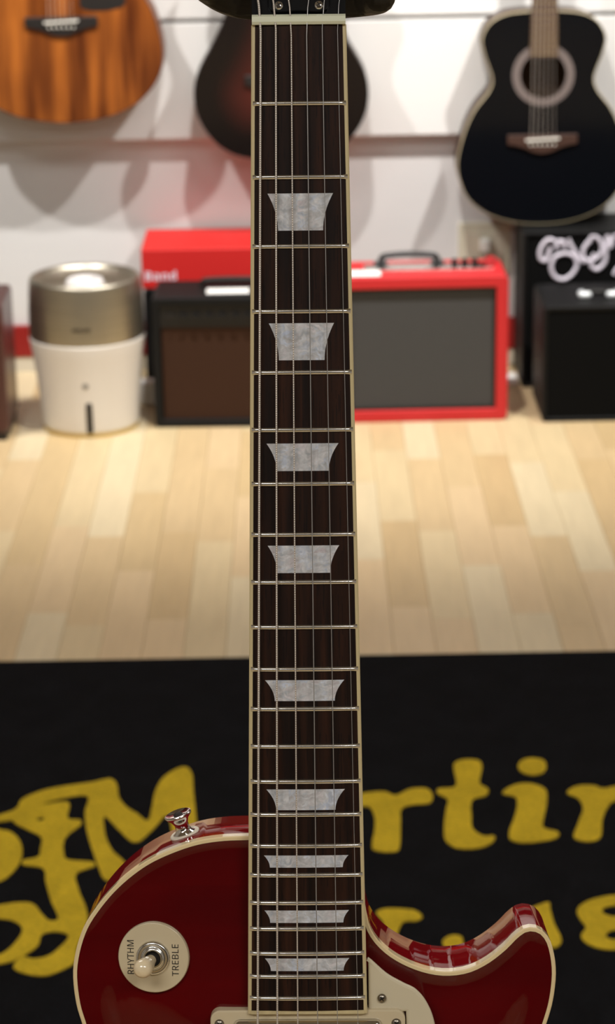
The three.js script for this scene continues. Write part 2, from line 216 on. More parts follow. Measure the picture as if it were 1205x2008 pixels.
// ---------------------------------------------------------------- electric guitar (own axes: x across, y up the neck from the nut, z out of the fretboard)
const guitar = thing('electric_guitar', 'cherry red single-cutaway electric guitar with cream binding and trapezoid inlays hanging on stand', 'guitar', [-0.000114, 1.32015, -1.05624]);
guitar.rotation.order = 'ZYX'; guitar.rotation.set(-14.0106 * deg, -0.807 * deg, -0.3083 * deg);
const RAD = 0.305, arc = x => -x * x / (2 * RAD), halfW = s => 0.02155 + 0.01435 * s;
{
  const SC = 0.628, END = 0.4595, fretAt = n => SC * (1 - Math.pow(2, -n / 12));
  // body outline, x and distance below the nut
  const O = [[0, 376.3], [-20, 376.3], [-28.1, 376.5], [-39.7, 376.9], [-51.7, 378.7], [-62.8, 382.3], [-74.9, 387.9], [-85.1, 395.1], [-93.3, 402.8], [-100.5, 411.6], [-105.8, 419.9], [-109.5, 429.8], [-111.6, 440.3], [-111.7, 448.7], [-110.3, 460.3], [-107.8, 469.5], [-103, 492], [-99, 516], [-97.5, 542], [-103, 572], [-119, 605], [-142, 640], [-158, 685], [-163, 725], [-152, 770], [-120, 803], [-70, 818], [0, 822], [70, 818], [120, 803], [152, 770], [163, 725], [158, 685], [142, 640], [119, 605], [103, 574], [98, 545], [101, 515], [107, 491], [113.4, 470.5], [116.2, 460.6], [117.7, 450.7], [118, 443], [117.1, 435.3], [115, 428.1], [111.8, 423.9], [107.5, 422.1], [103.3, 422.5], [99.1, 425.3], [92.8, 431.8], [84.4, 438.4], [75.9, 442.5], [66.4, 443.8], [57.9, 442.7], [48.4, 439.3], [40, 434.3], [33.7, 428.2], [29.8, 421.6], [28, 413.9], [26.5, 405], [22, 390], [18, 378]];
  const N = 420, outline = spline(O.map(p => [p[0] / 1000, p[1] / 1000]), N);         // here y = distance below the nut
  const K = Math.tan(3.5 * deg), TH = 0.050;
  const P = (x, s, h) => V(x, -s, -0.012 - K * (s - 0.40) + h);
  const distTo = (x, s) => { let b = 1; for (let i = 0; i < N; i++) { const a = outline[i], c = outline[(i + 1) % N], ux = c.x - a.x, uy = c.y - a.y, t = clamp(((x - a.x) * ux + (s - a.y) * uy) / (ux * ux + uy * uy), 0, 1), dx = a.x + t * ux - x, dy = a.y + t * uy - s; b = Math.min(b, dx * dx + dy * dy); } return Math.sqrt(b); };
  const arcLen = outline.map((p, i) => p.distanceTo(outline[(i + 1) % N]));
  const softDist = (x, s) => { const d = distTo(x, s); if (d < 0.007) return d; let q = 0; for (let i = 0; i < N; i++) { const dx = outline[i].x - x, dy = outline[i].y - s, r2 = dx * dx + dy * dy; q += arcLen[i] / (r2 * r2 * Math.sqrt(r2)); } const e = Math.pow(0.75 * q, -0.25), t = clamp((d - 0.007) / 0.007, 0, 1); return d + (e - d) * t * t * (3 - 2 * t); };
  const carve = d => { const r = clamp((d - 0.006) / 0.085, 0, 1); return 0.0105 * r * r * (3 - 2 * r) - 0.0007 * Math.sin(Math.PI * clamp(d / 0.018, 0, 1)); };
  const topAt = (x, s) => P(x, s, carve(softDist(x, s)));
  const ring = (d, h) => inset(outline, d).map(p => P(p.x, p.y, h));
  mesh('body', loft([ring(0, -0.0062), ring(0, -0.0068), ring(0, -TH + 0.0056), ring(0, -TH + 0.005), ring(0.0015, -TH + 0.0015), ring(0.005, -TH)], 50 * deg, 'xy'), M.redSide, guitar);
  const bind = mesh('body_binding', loft([ring(-0.00015, -0.0062), ring(-0.00015, -0.0005), ring(0.0004, 0), ring(0.0018, 0.0001), ring(0.0018, -0.0062)], 35 * deg, false, true), M.bodyBinding, guitar);
  bind.userData.label = 'glossy cream binding around the body edge';
  // carved top: a rim of rings, then a fine grid whose height follows the distance to the edge
  const pos = [], idx = [], rims = [0.0017, 0.003, 0.0045, 0.006, 0.008];
  for (const d of rims) for (const p of inset(outline, d)) { const v = topAt(p.x, p.y); pos.push(v.x, v.y, v.z); }
  for (let j = 0; j < rims.length - 1; j++) for (let i = 0; i < N; i++) { const a = j * N + i, b = j * N + (i + 1) % N, c = a + N, d = b + N; idx.push(a, b, d, a, d, c); }
  const inside = (x, s) => { let c = false; for (let i = 0, j = N - 1; i < N; j = i++) { const a = outline[i], b = outline[j]; if ((a.y > s) !== (b.y > s) && x < (b.x - a.x) * (s - a.y) / (b.y - a.y) + a.x) c = !c; } return c; };
  const ST = 0.0022, nx = 152, ns = 206, at = {};
  const vert = (i, k) => { const key = i * 1000 + k; if (key in at) return at[key]; const x = -0.166 + i * ST, s = 0.374 + k * ST; if (!inside(x, s) || distTo(x, s) < 0.0044) return at[key] = -1; const v = topAt(x, s); pos.push(v.x, v.y, v.z - 0.00003); return at[key] = pos.length / 3 - 1; };
  for (let i = 0; i < nx; i++) for (let k = 0; k < ns; k++) { const q = [vert(i, k), vert(i + 1, k), vert(i + 1, k + 1), vert(i, k + 1)].filter(v => v >= 0); if (q.length === 4) idx.push(q[0], q[2], q[1], q[0], q[3], q[2]); else if (q.length === 3) idx.push(q[0], q[2], q[1]); }
  let tg = new THREE.BufferGeometry(); tg.setAttribute('position', new THREE.Float32BufferAttribute(pos, 3)); tg.setIndex(idx);
  { // smooth normals straight from the height field
    const p = tg.attributes.position, nn = new Float32Array(p.count * 3), e = 0.0012;
    for (let i = 0; i < p.count; i++) { const x = p.getX(i), s = -p.getY(i), hx = topAt(x + e, s).z - topAt(x - e, s).z, hs = topAt(x, s + e).z - topAt(x, s - e).z; const n = V(-hx / (2 * e), hs / (2 * e), 1).normalize(); nn.set([n.x, n.y, n.z], 3 * i); }
    tg.setAttribute('normal', new THREE.BufferAttribute(nn, 3));
  }
  mesh('body_top', planarUV(tg), M.redTop, guitar);

  // neck, fretboard, binding
  const sec = (s, pts) => pts.map(([x, z]) => V(x, -s, z));
  const neckSec = s => { const w = halfW(s) - 0.0004, d = 0.0155 + 0.003 * s / 0.4, l = []; for (let k = 0; k <= 16; k++) { const a = Math.PI * k / 16; l.push([w * Math.cos(a), -0.0062 - d * Math.pow(Math.sin(a), 0.8)]); } return sec(s, l); };
  mesh('neck', loft([0, 0.08, 0.16, 0.24, 0.32, 0.385].map(neckSec), 50 * deg), M.redSide, guitar);
  mesh('neck_heel', rbox(0.046, 0.06, 0.04, 0.006, 0, -0.392, -0.032), M.redSide, guitar);
  const fbSec = s => { const w = halfW(s) - 0.0017, l = []; for (let k = 0; k <= 18; k++) { const x = -w + 2 * w * k / 18; l.push([x, arc(x)]); } l.push([w, -0.006], [-w, -0.006]); return sec(s, l); };
  const fb = loft([0, 0.115, 0.23, 0.345, END - 0.0017].map(fbSec), 30 * deg);
  mesh('fretboard', fb, M.rosewood, guitar);
  const fbb = [];
  for (const q of [-1, 1]) fbb.push(loft([0, 0.15, 0.3, END].map(s => { const w = halfW(s); return sec(s, [[q * w, -0.0063], [q * w, arc(w) - 0.0005], [q * (w - 0.0005), arc(w)], [q * (w - 0.0017), arc(w - 0.0017) + 0.00005], [q * (w - 0.0017), -0.0063]]); }), 30 * deg));
  { const w = halfW(END); fbb.push(box(2 * w - 0.003, 0.0017, 0.006, 0, -END + 0.00085, -0.0035)); }
  mesh('fretboard_binding', merge(fbb), M.boardBinding, guitar);
  for (let n = 1; n <= 22; n++) {
    const s = fretAt(n), w = halfW(s) - 0.0009;
    mesh('fret', gridSurface(28, 8, (u, v) => { const x = -w + 2 * w * u, e = Math.min(1, (w - Math.abs(x)) / 0.0011), a = Math.PI * v, h = 0.0003 + 0.00095 * Math.sqrt(clamp(e, 0, 1)); return V(x, -s + 0.00125 * Math.cos(a), arc(x) - 0.0002 + (h + 0.0002) * Math.sin(a)); }), M.nickel, guitar);
  }
  const INL = [[14.97, 10.3, 75.9, 92.75], [14.97, 10.5, 134.95, 151.9], [16.6, 12.05, 190.2, 202.9], [16.55, 12.3, 237.5, 250.26], [18.45, 13.95, 300.4, 310.2], [18.35, 13.85, 351.95, 361.75], [19.8, 17.05, 383.36, 389.1], [19.85, 17.15, 409.6, 415.5], [19.85, 17.1, 432.6, 438.6]];
  for (const [a, b, s0, s1] of INL) {
    const off = rand() * 0.3, sf = (u, v, z) => { const w = (a + (b - a) * (1 - Math.pow(1 - v, 2))) / 1000, x = -w + 2 * w * u; return V(x, -(s0 + (s1 - s0) * v) / 1000, arc(x) + z); };
    const top = gridSurface(20, 10, (u, v) => sf(u, 1 - v, 0.00006)), rim = [];
    for (let k = 0; k < 60; k++) { const t = k / 15, e = t % 1; rim.push(t < 1 ? sf(e, 0, 0.00006) : t < 2 ? sf(1, e, 0.00006) : t < 3 ? sf(1 - e, 1, 0.00006) : sf(0, 1 - e, 0.00006)); }
    const skirt = loft([rim, rim.map(p => V(p.x, p.y, p.z - 0.0012))], 30 * deg, false);
    const g = merge([top, skirt]), uv = g.attributes.uv; for (let i = 0; i < uv.count; i++) uv.setXY(i, uv.getX(i) + off, uv.getY(i) + off * 2);
    mesh('inlay', g, M.pearl, guitar);
  }
  // nut, headstock
  mesh('nut', loft([[-0.0212, 0], [0.0212, 0]].map(([x]) => [[0.0046, -0.006], [0.0046, 0.0004], [0.0036, 0.0016], [0.0012, 0.0019], [0, 0.0012], [0, -0.006]].map(([y, z]) => V(x, y, z))), 30 * deg), M.nut, guitar);
  const tilt = new THREE.Matrix4().makeTranslation(0, 0.0046, -0.0015).multiply(new THREE.Matrix4().makeRotationX(-16 * deg));
  const half = [[0.0212, 0], [0.0214, 0.012], [0.0235, 0.021], [0.031, 0.031], [0.038, 0.04], [0.0395, 0.055], [0.036, 0.1], [0.033, 0.15], [0.031, 0.168], [0.018, 0.178], [0.006, 0.17], [0, 0.166]];
  const hs = half.concat(half.slice(0, -1).reverse().map(p => [-p[0], p[1]]));
  mesh('headstock', new THREE.ExtrudeGeometry(new THREE.Shape(hs.map(p => new THREE.Vector2(...p))), { depth: 0.014, bevelEnabled: false }).translate(0, 0, -0.014).applyMatrix4(tilt), M.blackGloss, guitar);
  const bell = spline([[-0.0125, 0.002], [0, 0.0015], [0.0125, 0.002], [0.0135, 0.008], [0.0115, 0.016], [0.0075, 0.024], [0.003, 0.034], [0, 0.036], [-0.003, 0.034], [-0.0075, 0.024], [-0.0115, 0.016], [-0.0135, 0.008]], 60);
  mesh('truss_rod_cover', new THREE.ExtrudeGeometry(shapeOf(bell), { depth: 0.0014, bevelEnabled: true, bevelSize: 0.0004, bevelThickness: 0.0004, bevelSegments: 2 }).applyMatrix4(tilt), M.blackGloss, guitar);
  const screwGeo = lathe([[0, 0.0011], [0.0009, 0.001], [0.0017, 0.0006], [0.0021, 0], [0.0021, -0.0006]], 20).rotateX(Math.PI / 2);
  const slotGeo = merge([box(0.0026, 0.0005, 0.0003, 0, 0, 0.00095), box(0.0005, 0.0026, 0.0003, 0, 0, 0.00095)]);
  const screw = (at, n = V(0, 0, 1), sc = 1, mat = M.chrome) => { const o = mesh('screw', screwGeo, mat, guitar); o.position.copy(at); o.scale.setScalar(sc); o.quaternion.setFromUnitVectors(V(0, 0, 1), n); o.rotateZ(0.6); mesh('slot', slotGeo, M.slot, o); return o; };
  const hn = V(0, 0, 1).transformDirection(tilt);
  for (const x of [-0.009, 0.0092]) screw(V(x, 0.0038, 0.0019).applyMatrix4(tilt), hn, 1.05);
  screw(V(0, 0.03, 0.0019).applyMatrix4(tilt), hn);
  // strings and tuners
  const x0 = [-17.2, -10.35, -3.4, 3.55, 10.6, 17.5], x1 = [-23.3, -14.1, -4.55, 4.7, 14.0, 23.55], rs = [0.56, 0.46, 0.36, 0.24, 0.19, 0.14];
  const post = [[-0.0285, 0.048], [-0.0275, 0.088], [-0.025, 0.128], [0.025, 0.128], [0.0275, 0.088], [0.0285, 0.048]];
  for (let i = 0; i < 6; i++) {
    const xs = s => (x0[i] + (x1[i] - x0[i]) * (s + 1.3) / 455.7) / 1000, r = rs[i] / 1000;
    const zs = s => arc(xs(s)) + 0.0014 + r + 0.0042 * Math.max(0, s) / 628;
    const pt = V(post[i][0] * 0.86, post[i][1], 0.006).applyMatrix4(tilt);
    const pts = [V(xs(628), -0.628, zs(628)), V(xs(300), -0.3, zs(300)), V(xs(1), -0.001, zs(0)), V(xs(-3), 0.0034, arc(xs(0)) + 0.0018 + r), pt];
    const c = new THREE.CurvePath(); for (let k = 0; k < 4; k++) c.add(new THREE.LineCurve3(pts[k], pts[k + 1]));
    mesh('string', new THREE.TubeGeometry(c, 60, r, 7), i < 3 ? M.wound : M.plain, guitar);
    const tn = mesh('tuner', lathe([[0, 0.012], [0.003, 0.011], [0.0026, 0.006], [0.003, 0.003], [0.0055, 0.002], [0.0055, -0.0002]], 18).rotateX(Math.PI / 2), M.chrome, guitar);
    tn.applyMatrix4(tilt.clone().multiply(new THREE.Matrix4().makeTranslation(post[i][0], post[i][1], 0)));
    const kb = mesh('tuner_button', lathe([[0, -0.008], [0.006, -0.007], [0.009, 0], [0.007, 0.008], [0, 0.01]], 16).scale(1, 1, 0.5).rotateZ(Math.PI / 2), M.nut, tn); kb.position.set(Math.sign(post[i][0]) * 0.026, 0, -0.007);
    mesh('tuner_shaft', cyl(0.002, 0.002, 0.022, 0, 0, 0, 10).rotateZ(Math.PI / 2).translate(Math.sign(post[i][0]) * 0.012, 0, -0.007), M.chrome, tn);
  }
  // strap button on the shoulder
  {
    const t = V(-0.0628 + 0.0517, -0.3823 + 0.3787, 0).normalize(), n = V(t.y, -t.x, 0); if (n.y < 0) n.negate();
    const b = mesh('strap_button', lathe([[0, 0.0108], [0.0045, 0.0108], [0.0058, 0.0116], [0.0067, 0.0112], [0.0066, 0.0102], [0.0045, 0.0082], [0.0034, 0.006], [0.0034, 0.0038], [0.0042, 0.0022], [0.0058, 0.0014], [0.006, 0.0008], [0, 0.0008]], 36), M.chrome, guitar);
    b.position.copy(P(-0.0588, 0.3810, -0.0235)); b.quaternion.setFromUnitVectors(V(0, 1, 0), n.clone().add(V(0, 0, 0.12)).normalize());
    mesh('washer', lathe([[0, 0.0016], [0.0066, 0.0015], [0.0074, 0.0008], [0.0072, -0.0004], [0, -0.0006]], 32), M.felt, b).userData.label = 'off-white felt washer';
    const sc = mesh('screw_head', lathe([[0, 0.0112], [0.0015, 0.0112], [0.0034, 0.0092], [0.0034, 0.0085]], 16), M.slot, b); sc.position.y = 0.0006;
  }
  // toggle switch with its plate
  {
    const x = -0.0728, s = 0.4345, n = V(topAt(x - 0.002, s).z - topAt(x + 0.002, s).z, topAt(x, s + 0.002).z - topAt(x, s - 0.002).z, 0.004).normalize();
    const pl = mesh('switch_plate', lathe([[0, 0.0016], [0.0164, 0.0016], [0.017, 0.0011], [0.0171, -0.001]], 72).rotateX(Math.PI / 2), M.creamPlastic, guitar);
    pl.position.copy(topAt(x, s)).addScaledVector(n, 0.0008); pl.quaternion.setFromUnitVectors(V(0, 0, 1), n); pl.userData.label = 'round cream switch plate printed RHYTHM and TREBLE';
    for (const [str, tx, ty, L] of [['RHYTHM', -0.0109, 0.0001, 0.0164], ['TREBLE', 0.0106, -0.0009, 0.0154]]) {
      const g = text(str, 0.0032, 0.00008); g.computeBoundingBox(); const w = g.boundingBox.max.x - g.boundingBox.min.x; g.scale(L / w, 1, 1).rotateZ(Math.PI / 2).translate(tx, ty, 0.0016);
      mesh('lettering', g, M.print, pl);
    }
    mesh('switch_nut', lathe([[0.0034, 0.0022], [0.0038, 0.0036], [0.0048, 0.0038], [0.0052, 0.0028], [0.0062, 0.0026], [0.0068, 0.0034], [0.0079, 0.003], [0.0083, 0.0016]], 44).rotateX(Math.PI / 2), M.nickel, pl);
    mesh('switch_bushing', lathe([[0, 0.0018], [0.0026, 0.0018], [0.0034, 0.0022]], 24).rotateX(Math.PI / 2), M.slot, pl);
    const tip = lathe([[0, 0.0186], [0.0018, 0.0183], [0.0033, 0.0172], [0.0041, 0.0155], [0.0042, 0.0142], [0.0038, 0.011], [0.0028, 0.006], [0.0025, 0.004]], 32).rotateX(Math.PI / 2);
    const lever = mesh('switch_tip', tip.scale(1.08, 1.08, 1.02), M.tip, pl); lever.quaternion.setFromUnitVectors(V(0, 0, 1), V(-0.17, -0.1, 1).normalize());
    mesh('switch_lever', cyl(0.0014, 0.0014, 0.008, 0, 0, 0, 14).rotateX(Math.PI / 2).translate(0, 0, 0.004), M.chrome, pl).quaternion.copy(lever.quaternion);
  }
  // pickups, rings, pickguard, bridge, tailpiece, knobs
  const rr = (w, h, r) => { const q = new THREE.Shape(), a = w / 2, b = h / 2; q.moveTo(-a + r, -b).lineTo(a - r, -b).absarc(a - r, -b + r, r, -Math.PI / 2, 0).lineTo(a, b - r).absarc(a - r, b - r, r, 0, Math.PI / 2).lineTo(-a + r, b).absarc(-a + r, b - r, r, Math.PI / 2, Math.PI).lineTo(-a, -b + r).absarc(-a + r, -b + r, r, Math.PI, 1.5 * Math.PI); return q; };
  const pickup = (s, zr) => {
    const ringShape = rr(0.0905, 0.0445, 0.004); ringShape.holes.push(new THREE.Path(rr(0.0715, 0.0385, 0.004).getPoints(6)));
    const o = mesh('pickup_ring', new THREE.ExtrudeGeometry(ringShape, { depth: 0.006, bevelEnabled: true, bevelSize: 0.0008, bevelThickness: 0.0008, bevelSegments: 3, curveSegments: 6 }).translate(0, 0, -0.006), M.creamPlastic, guitar);
    o.position.set(0, -s, zr); o.rotation.x = 3 * deg;
    const c = mesh('pickup_cover', rbox(0.0700, 0.037, 0.016, 0.0028, 0, 0, -0.0045, 4), M.chrome, o); c.userData.label = 'polished metal pickup cover';
    for (const [dx, dy] of [[-1, 1], [1, 1], [-1, -1], [1, -1]]) screw(V(dx * 0.0418, -s + dy * 0.0165, zr + 0.0009 + dy * 0.0009), V(0, 0, 1), 1.1, M.screwSteel);
  };
  pickup(0.4815, -0.0052); pickup(0.578, -0.0095);
  const gp = [[28.75, 460.3], [28.7, 434.2], [30.3, 435.4], [37.6, 442], [45, 446.4], [51.3, 449.8], [56.5, 456.4], [60.2, 466.7], [64, 490], [66, 520], [60, 560], [49, 575], [46.5, 560], [46.5, 503], [46.5, 460.3]].map(p => new THREE.Vector2(p[0] / 1000, -p[1] / 1000));
  const gsh = new THREE.Shape(); gsh.moveTo(gp[0].x, gp[0].y); gsh.lineTo(gp[1].x, gp[1].y); gsh.splineThru(gp.slice(2, 12)); for (const p of gp.slice(12)) gsh.lineTo(p.x, p.y);
  const gd = mesh('pickguard', new THREE.ExtrudeGeometry(gsh, { depth: 0.0012, bevelEnabled: true, bevelThickness: 0.0009, bevelSize: 0.0014, bevelOffset: -0.0014, bevelSegments: 2, curveSegments: 30 }).translate(0, 0, -0.0021), M.guard, guitar);
  gd.position.z = -0.0042 + 0.0262; gd.rotation.x = 0; gd.geometry.translate(0, 0, 0); gd.position.z = -0.0058; gd.userData.label = 'cream pickguard beside the fretboard end';
  screw(V(0.0351, -0.4534, -0.0048), V(0, 0, 1), 1.0, M.screwSteel);
  const br = mesh('bridge', rbox(0.084, 0.011, 0.009, 0.003, 0, -0.63, -0.0035), M.nickel, guitar);
  for (const q of [-1, 1]) mesh('bridge_post', cyl(0.0045, 0.0045, 0.02, 0, 0, 0, 18).rotateX(Math.PI / 2).translate(q * 0.037, -0.63, -0.013), M.nickel, br);
  for (let k = 0; k < 6; k++) mesh('saddle', box(0.0025, 0.006, 0.004, -0.0255 + 0.0102 * k, -0.629, 0.002), M.brass, br);
  const tp = mesh('tailpiece', rbox(0.1, 0.013, 0.012, 0.005, 0, -0.672, -0.007), M.nickel, guitar);
  for (const q of [-1, 1]) mesh('tailpiece_stud', cyl(0.006, 0.006, 0.022, 0, 0, 0, 18).rotateX(Math.PI / 2).translate(q * 0.041, -0.672, -0.015), M.nickel, tp);
  for (const [x, s] of [[0.088, 0.628], [0.135, 0.66], [0.102, 0.702], [0.146, 0.735]]) { const k = mesh('control_knob', lathe([[0, 0.0125], [0.009, 0.0125], [0.0105, 0.011], [0.0125, 0.001], [0.0125, 0]], 28).rotateX(Math.PI / 2), M.tip, guitar); k.position.copy(topAt(x, s)); }
}

// ---------------------------------------------------------------- stand that holds the guitar
guitar.updateMatrixWorld(true);
{
  const Y = 1.335, Zp = -1.148, st = thing('guitar_stand', 'black guitar stand with padded yoke holding the red guitar at its nut', 'guitar stand', [0, 0, Zp]);
  const w = (x, y, z) => guitar.localToWorld(V(x, y, z)).sub(st.position);
  mesh('pole', cyl(0.0125, 0.0125, Y - 0.02, 0.002, (Y - 0.02) / 2 + 0.09, 0, 20).scale(1, 0.93, 1), M.blackPlastic, st);
  for (let k = 0; k < 3; k++) {
    const a = (90 + 120 * k) * deg, d = V(Math.cos(a), 0, Math.sin(a)), c = new THREE.CatmullRomCurve3([V(0, 0.2, 0).addScaledVector(d, 0.012), V(0, 0.12, 0).addScaledVector(d, 0.14), V(0, 0.013, 0).addScaledVector(d, 0.34)]);
    const leg = mesh('leg', new THREE.TubeGeometry(c, 16, 0.009, 10), M.blackPlastic, st);
    mesh('rubber_foot', cyl(0.013, 0.015, 0.03, d.x * 0.335, 0.015, d.z * 0.335, 14), M.rubber, leg);
  }
  mesh('collar', cyl(0.024, 0.024, 0.06, 0.002, 0.2, 0, 18), M.blackPlastic, st);
  // yoke: flattened tube bent around the neck
  const path = new THREE.CatmullRomCurve3([w(-0.0415, 0.0255, 0.004), w(-0.0405, 0.024, -0.018), w(-0.028, 0.0205, -0.038), w(0, 0.02, -0.046), w(0.028, 0.0205, -0.038), w(0.0365, 0.0195, -0.018), w(0.037, 0.0195, 0.004)]);
  const up = V(0, 1, 0).transformDirection(guitar.matrixWorld), rings = [], nP = 44;
  for (let j = 0; j <= nP; j++) {
    const t = j / nP, p = path.getPointAt(t), T = path.getTangentAt(t), B = T.clone().cross(up).normalize(), e = Math.min(t, 1 - t) * nP / 4, k = e < 1 ? Math.sqrt(Math.max(0.04, 1 - (1 - e) ** 2)) : 1, l = [];
    for (let i = 0; i < 20; i++) { const a = 2 * Math.PI * i / 20, ca = Math.cos(a), sa = Math.sin(a); l.push(p.clone().addScaledVector(B, Math.sign(ca) * Math.pow(Math.abs(ca), 0.7) * 0.0075 * k).addScaledVector(up, Math.sign(sa) * Math.pow(Math.abs(sa), 0.7) * 0.0125 * k)); }
    rings.push(l);
  }
  mesh('yoke', loft(rings, 60 * deg), M.rubber, st);
  mesh('yoke_arm', rbox(0.03, 0.05, 0.05, 0.008, 0.002, Y - 0.01, 0.012), M.blackPlastic, st);
  // lower rest against the back of the body
  const b0 = w(0, -0.66, -0.086);
  const armG = new THREE.TubeGeometry(new THREE.CatmullRomCurve3([V(0.002, b0.y - 0.05, 0), V(0.002, b0.y - 0.02, b0.z * 0.5), V(0.002, b0.y, b0.z)]), 14, 0.008, 10);
  mesh('rest_arm', armG, M.blackPlastic, st);
  for (const q of [-1, 1]) mesh('rest_pad', new THREE.CapsuleGeometry(0.009, 0.09, 6, 12).rotateZ(Math.PI / 2).translate(b0.x + q * 0.055, b0.y, b0.z), M.rubber, st);
}

// ---------------------------------------------------------------- acoustic guitars on the wall (own axes: y up from the bottom of the body, z out of the top)
function acoustic(o) {
  const g = thing('acoustic_guitar', o.label, 'guitar', [o.x, o.y, ZW + 0.036 + 0.016], 'acoustic guitars hanging on the white boards');
  g.rotation.z = o.turn ?? 0;
  const D = o.depth ?? 0.098, pts = o.half.concat(o.half.slice(1, -1).reverse().map(p => [p[0], -p[1]])).map(p => [p[1], p[0]]);
  const out = spline(pts, 200), hy = o.hole, hr = o.holeR;
  const sides = loft([inset(out, 0.004).map(p => V(p.x, p.y, 0)), inset(out, 0.001).map(p => V(p.x, p.y, 0.002)), out.map(p => V(p.x, p.y, 0.005)), out.map(p => V(p.x, p.y, D - 0.006))], 50 * deg, false);
  mesh('sides', sides, o.sideMat, g);
  mesh('back', new THREE.ExtrudeGeometry(shapeOf(inset(out, 0.003)), { depth: 0.003, bevelEnabled: false }), o.backMat ?? o.sideMat, g);
  const R = (d, z) => inset(out, d).map(p => V(p.x, p.y, z));
  mesh('binding', loft([R(-0.0003, D - 0.006), R(-0.0003, D - 0.001), R(0.0006, D), R(0.0017, D), R(0.0017, D - 0.006)], 35 * deg, false, true), o.edgeMat, g);
  const sh = shapeOf(inset(out, 0.0016)); sh.holes.push(new THREE.Path().absarc(0, hy, hr, 0, 2 * Math.PI, true));
  let top = planarUV(new THREE.ExtrudeGeometry(sh, { depth: 0.003, bevelEnabled: false, curveSegments: 40 }).translate(0, 0, D - 0.003));
  if (o.burst) {                                                             // sunburst lacquer: black at the rim, dyed red-brown in the middle
    const pos = [], uv = [], col = [], nR = 26, inn = inset(out, 0.0016), ix = [], c0 = [0.006, 0.004, 0.004], c1 = [0.062, 0.012, 0.009];
    for (let j = 0; j <= nR; j++) for (let i = 0; i < 200; i++) {
      const a = Math.atan2(inn[i].y - hy, inn[i].x), hx = Math.cos(a) * hr, hY = hy + Math.sin(a) * hr, t = j / nR, x = inn[i].x + (hx - inn[i].x) * t, y = inn[i].y + (hY - inn[i].y) * t;
      let dm = 1; for (let q = 0; q < 200; q += 2) dm = Math.min(dm, Math.hypot(out[q].x - x, out[q].y - y));
      const m = clamp((dm - 0.035) / 0.11, 0, 1), k = m * m * (3 - 2 * m);
      pos.push(x, y, D); col.push(...mixc(c0, c1, k));
    }
    for (let j = 0; j < nR; j++) for (let i = 0; i < 200; i++) { const a = j * 200 + i, b = j * 200 + (i + 1) % 200, c = a + 200, d = b + 200; ix.push(a, b, d, a, d, c); }
    top = new THREE.BufferGeometry(); top.setAttribute('position', new THREE.Float32BufferAttribute(pos, 3)); top.setAttribute('color', new THREE.Float32BufferAttribute(col, 3)); top.setIndex(ix); top.computeVertexNormals(); planarUV(top);
  }
  mesh('soundboard', top, o.topMat, g);
  const ros = new THREE.Shape().absarc(0, hy, o.rosette, 0, 2 * Math.PI, false); ros.holes.push(new THREE.Path().absarc(0, hy, hr, 0, 2 * Math.PI, true));
  mesh('rosette', new THREE.ExtrudeGeometry(ros, { depth: 0.0006, bevelEnabled: false, curveSegments: 36 }).translate(0, 0, D), M.rosette, g);
  // bridge with saddle
  const by = o.bridge, bw = o.bridgeW ?? 0.078;
  const bs = new THREE.Shape(); bs.moveTo(-bw, by + 0.011); bs.lineTo(bw, by + 0.011); bs.lineTo(bw, by - 0.008); bs.quadraticCurveTo(bw * 0.62, by - 0.012, bw * 0.42, by - 0.02); bs.quadraticCurveTo(0, by - 0.038, -bw * 0.42, by - 0.02); bs.quadraticCurveTo(-bw * 0.62, by - 0.012, -bw, by - 0.008);
  const brd = mesh('bridge', new THREE.ExtrudeGeometry(bs, { depth: 0.006, bevelEnabled: true, bevelSize: 0.001, bevelThickness: 0.0015, bevelSegments: 2 }).translate(0, 0, D), o.bridgeMat, g);
  mesh('saddle', rbox(0.076, 0.0045, 0.006, 0.0015, 0, 0, 0).rotateZ(0.05).translate(0, by + 0.002, D + 0.0095), M.bone, brd);
  for (let k = 0; k < 6; k++) mesh('bridge_pin', new THREE.SphereGeometry(0.0026, 10, 8).translate(-0.027 + 0.0108 * k, by - 0.0105, D + 0.008), o.pinMat ?? M.bone, brd);
  // neck, fingerboard, frets, head
  const y0 = o.board, y1 = o.nut, L = (y1 - by) , w0 = o.w0 ?? 0.029, w1 = 0.0215, hw = y => w0 + (w1 - w0) * (y - y0) / (y1 - y0);
  const quad = (ya, yb, za, zb, f) => loft([ya, yb].map(y => [V(-hw(y) * f, y, za), V(hw(y) * f, y, za), V(hw(y) * f, y, zb), V(-hw(y) * f, y, zb)]), 30 * deg);
  mesh('fingerboard', quad(y0, y1, D + 0.0004, D + 0.0062, 1), o.boardMat, g);
  const topY = o.half[o.half.length - 1][0];
  mesh('neck', loft([topY - 0.002, topY + 0.04, y1].map((y, i) => { const l = [], d = i ? 0.017 : 0.06; for (let k = 0; k <= 10; k++) { const a = Math.PI * k / 10; l.push(V(hw(y) * 0.97 * Math.cos(a), y, D - d * Math.sin(a))); } return l; }), 50 * deg), M.neckWood, g);
  for (let n = 1; n < 22; n++) { const y = y1 - L * (1 - Math.pow(2, -n / 12)); if (y > y0 + 0.004) mesh('fret', rbox(2 * hw(y), 0.002, 0.0016, 0.0007, 0, y, D + 0.0064, 1), o.fretMat ?? M.nickel, g); }
  const hd = mesh('headstock', new THREE.ExtrudeGeometry(new THREE.Shape([[-0.021, 0], [0.021, 0], [0.036, 0.03], [0.034, 0.15], [0.012, 0.165], [-0.012, 0.165], [-0.034, 0.15], [-0.036, 0.03]].map(p => new THREE.Vector2(...p))), { depth: 0.015, bevelEnabled: false }).translate(0, 0, -0.014), M.neckWood, g);
  hd.position.set(0, y1, D); hd.rotation.x = -12 * deg;
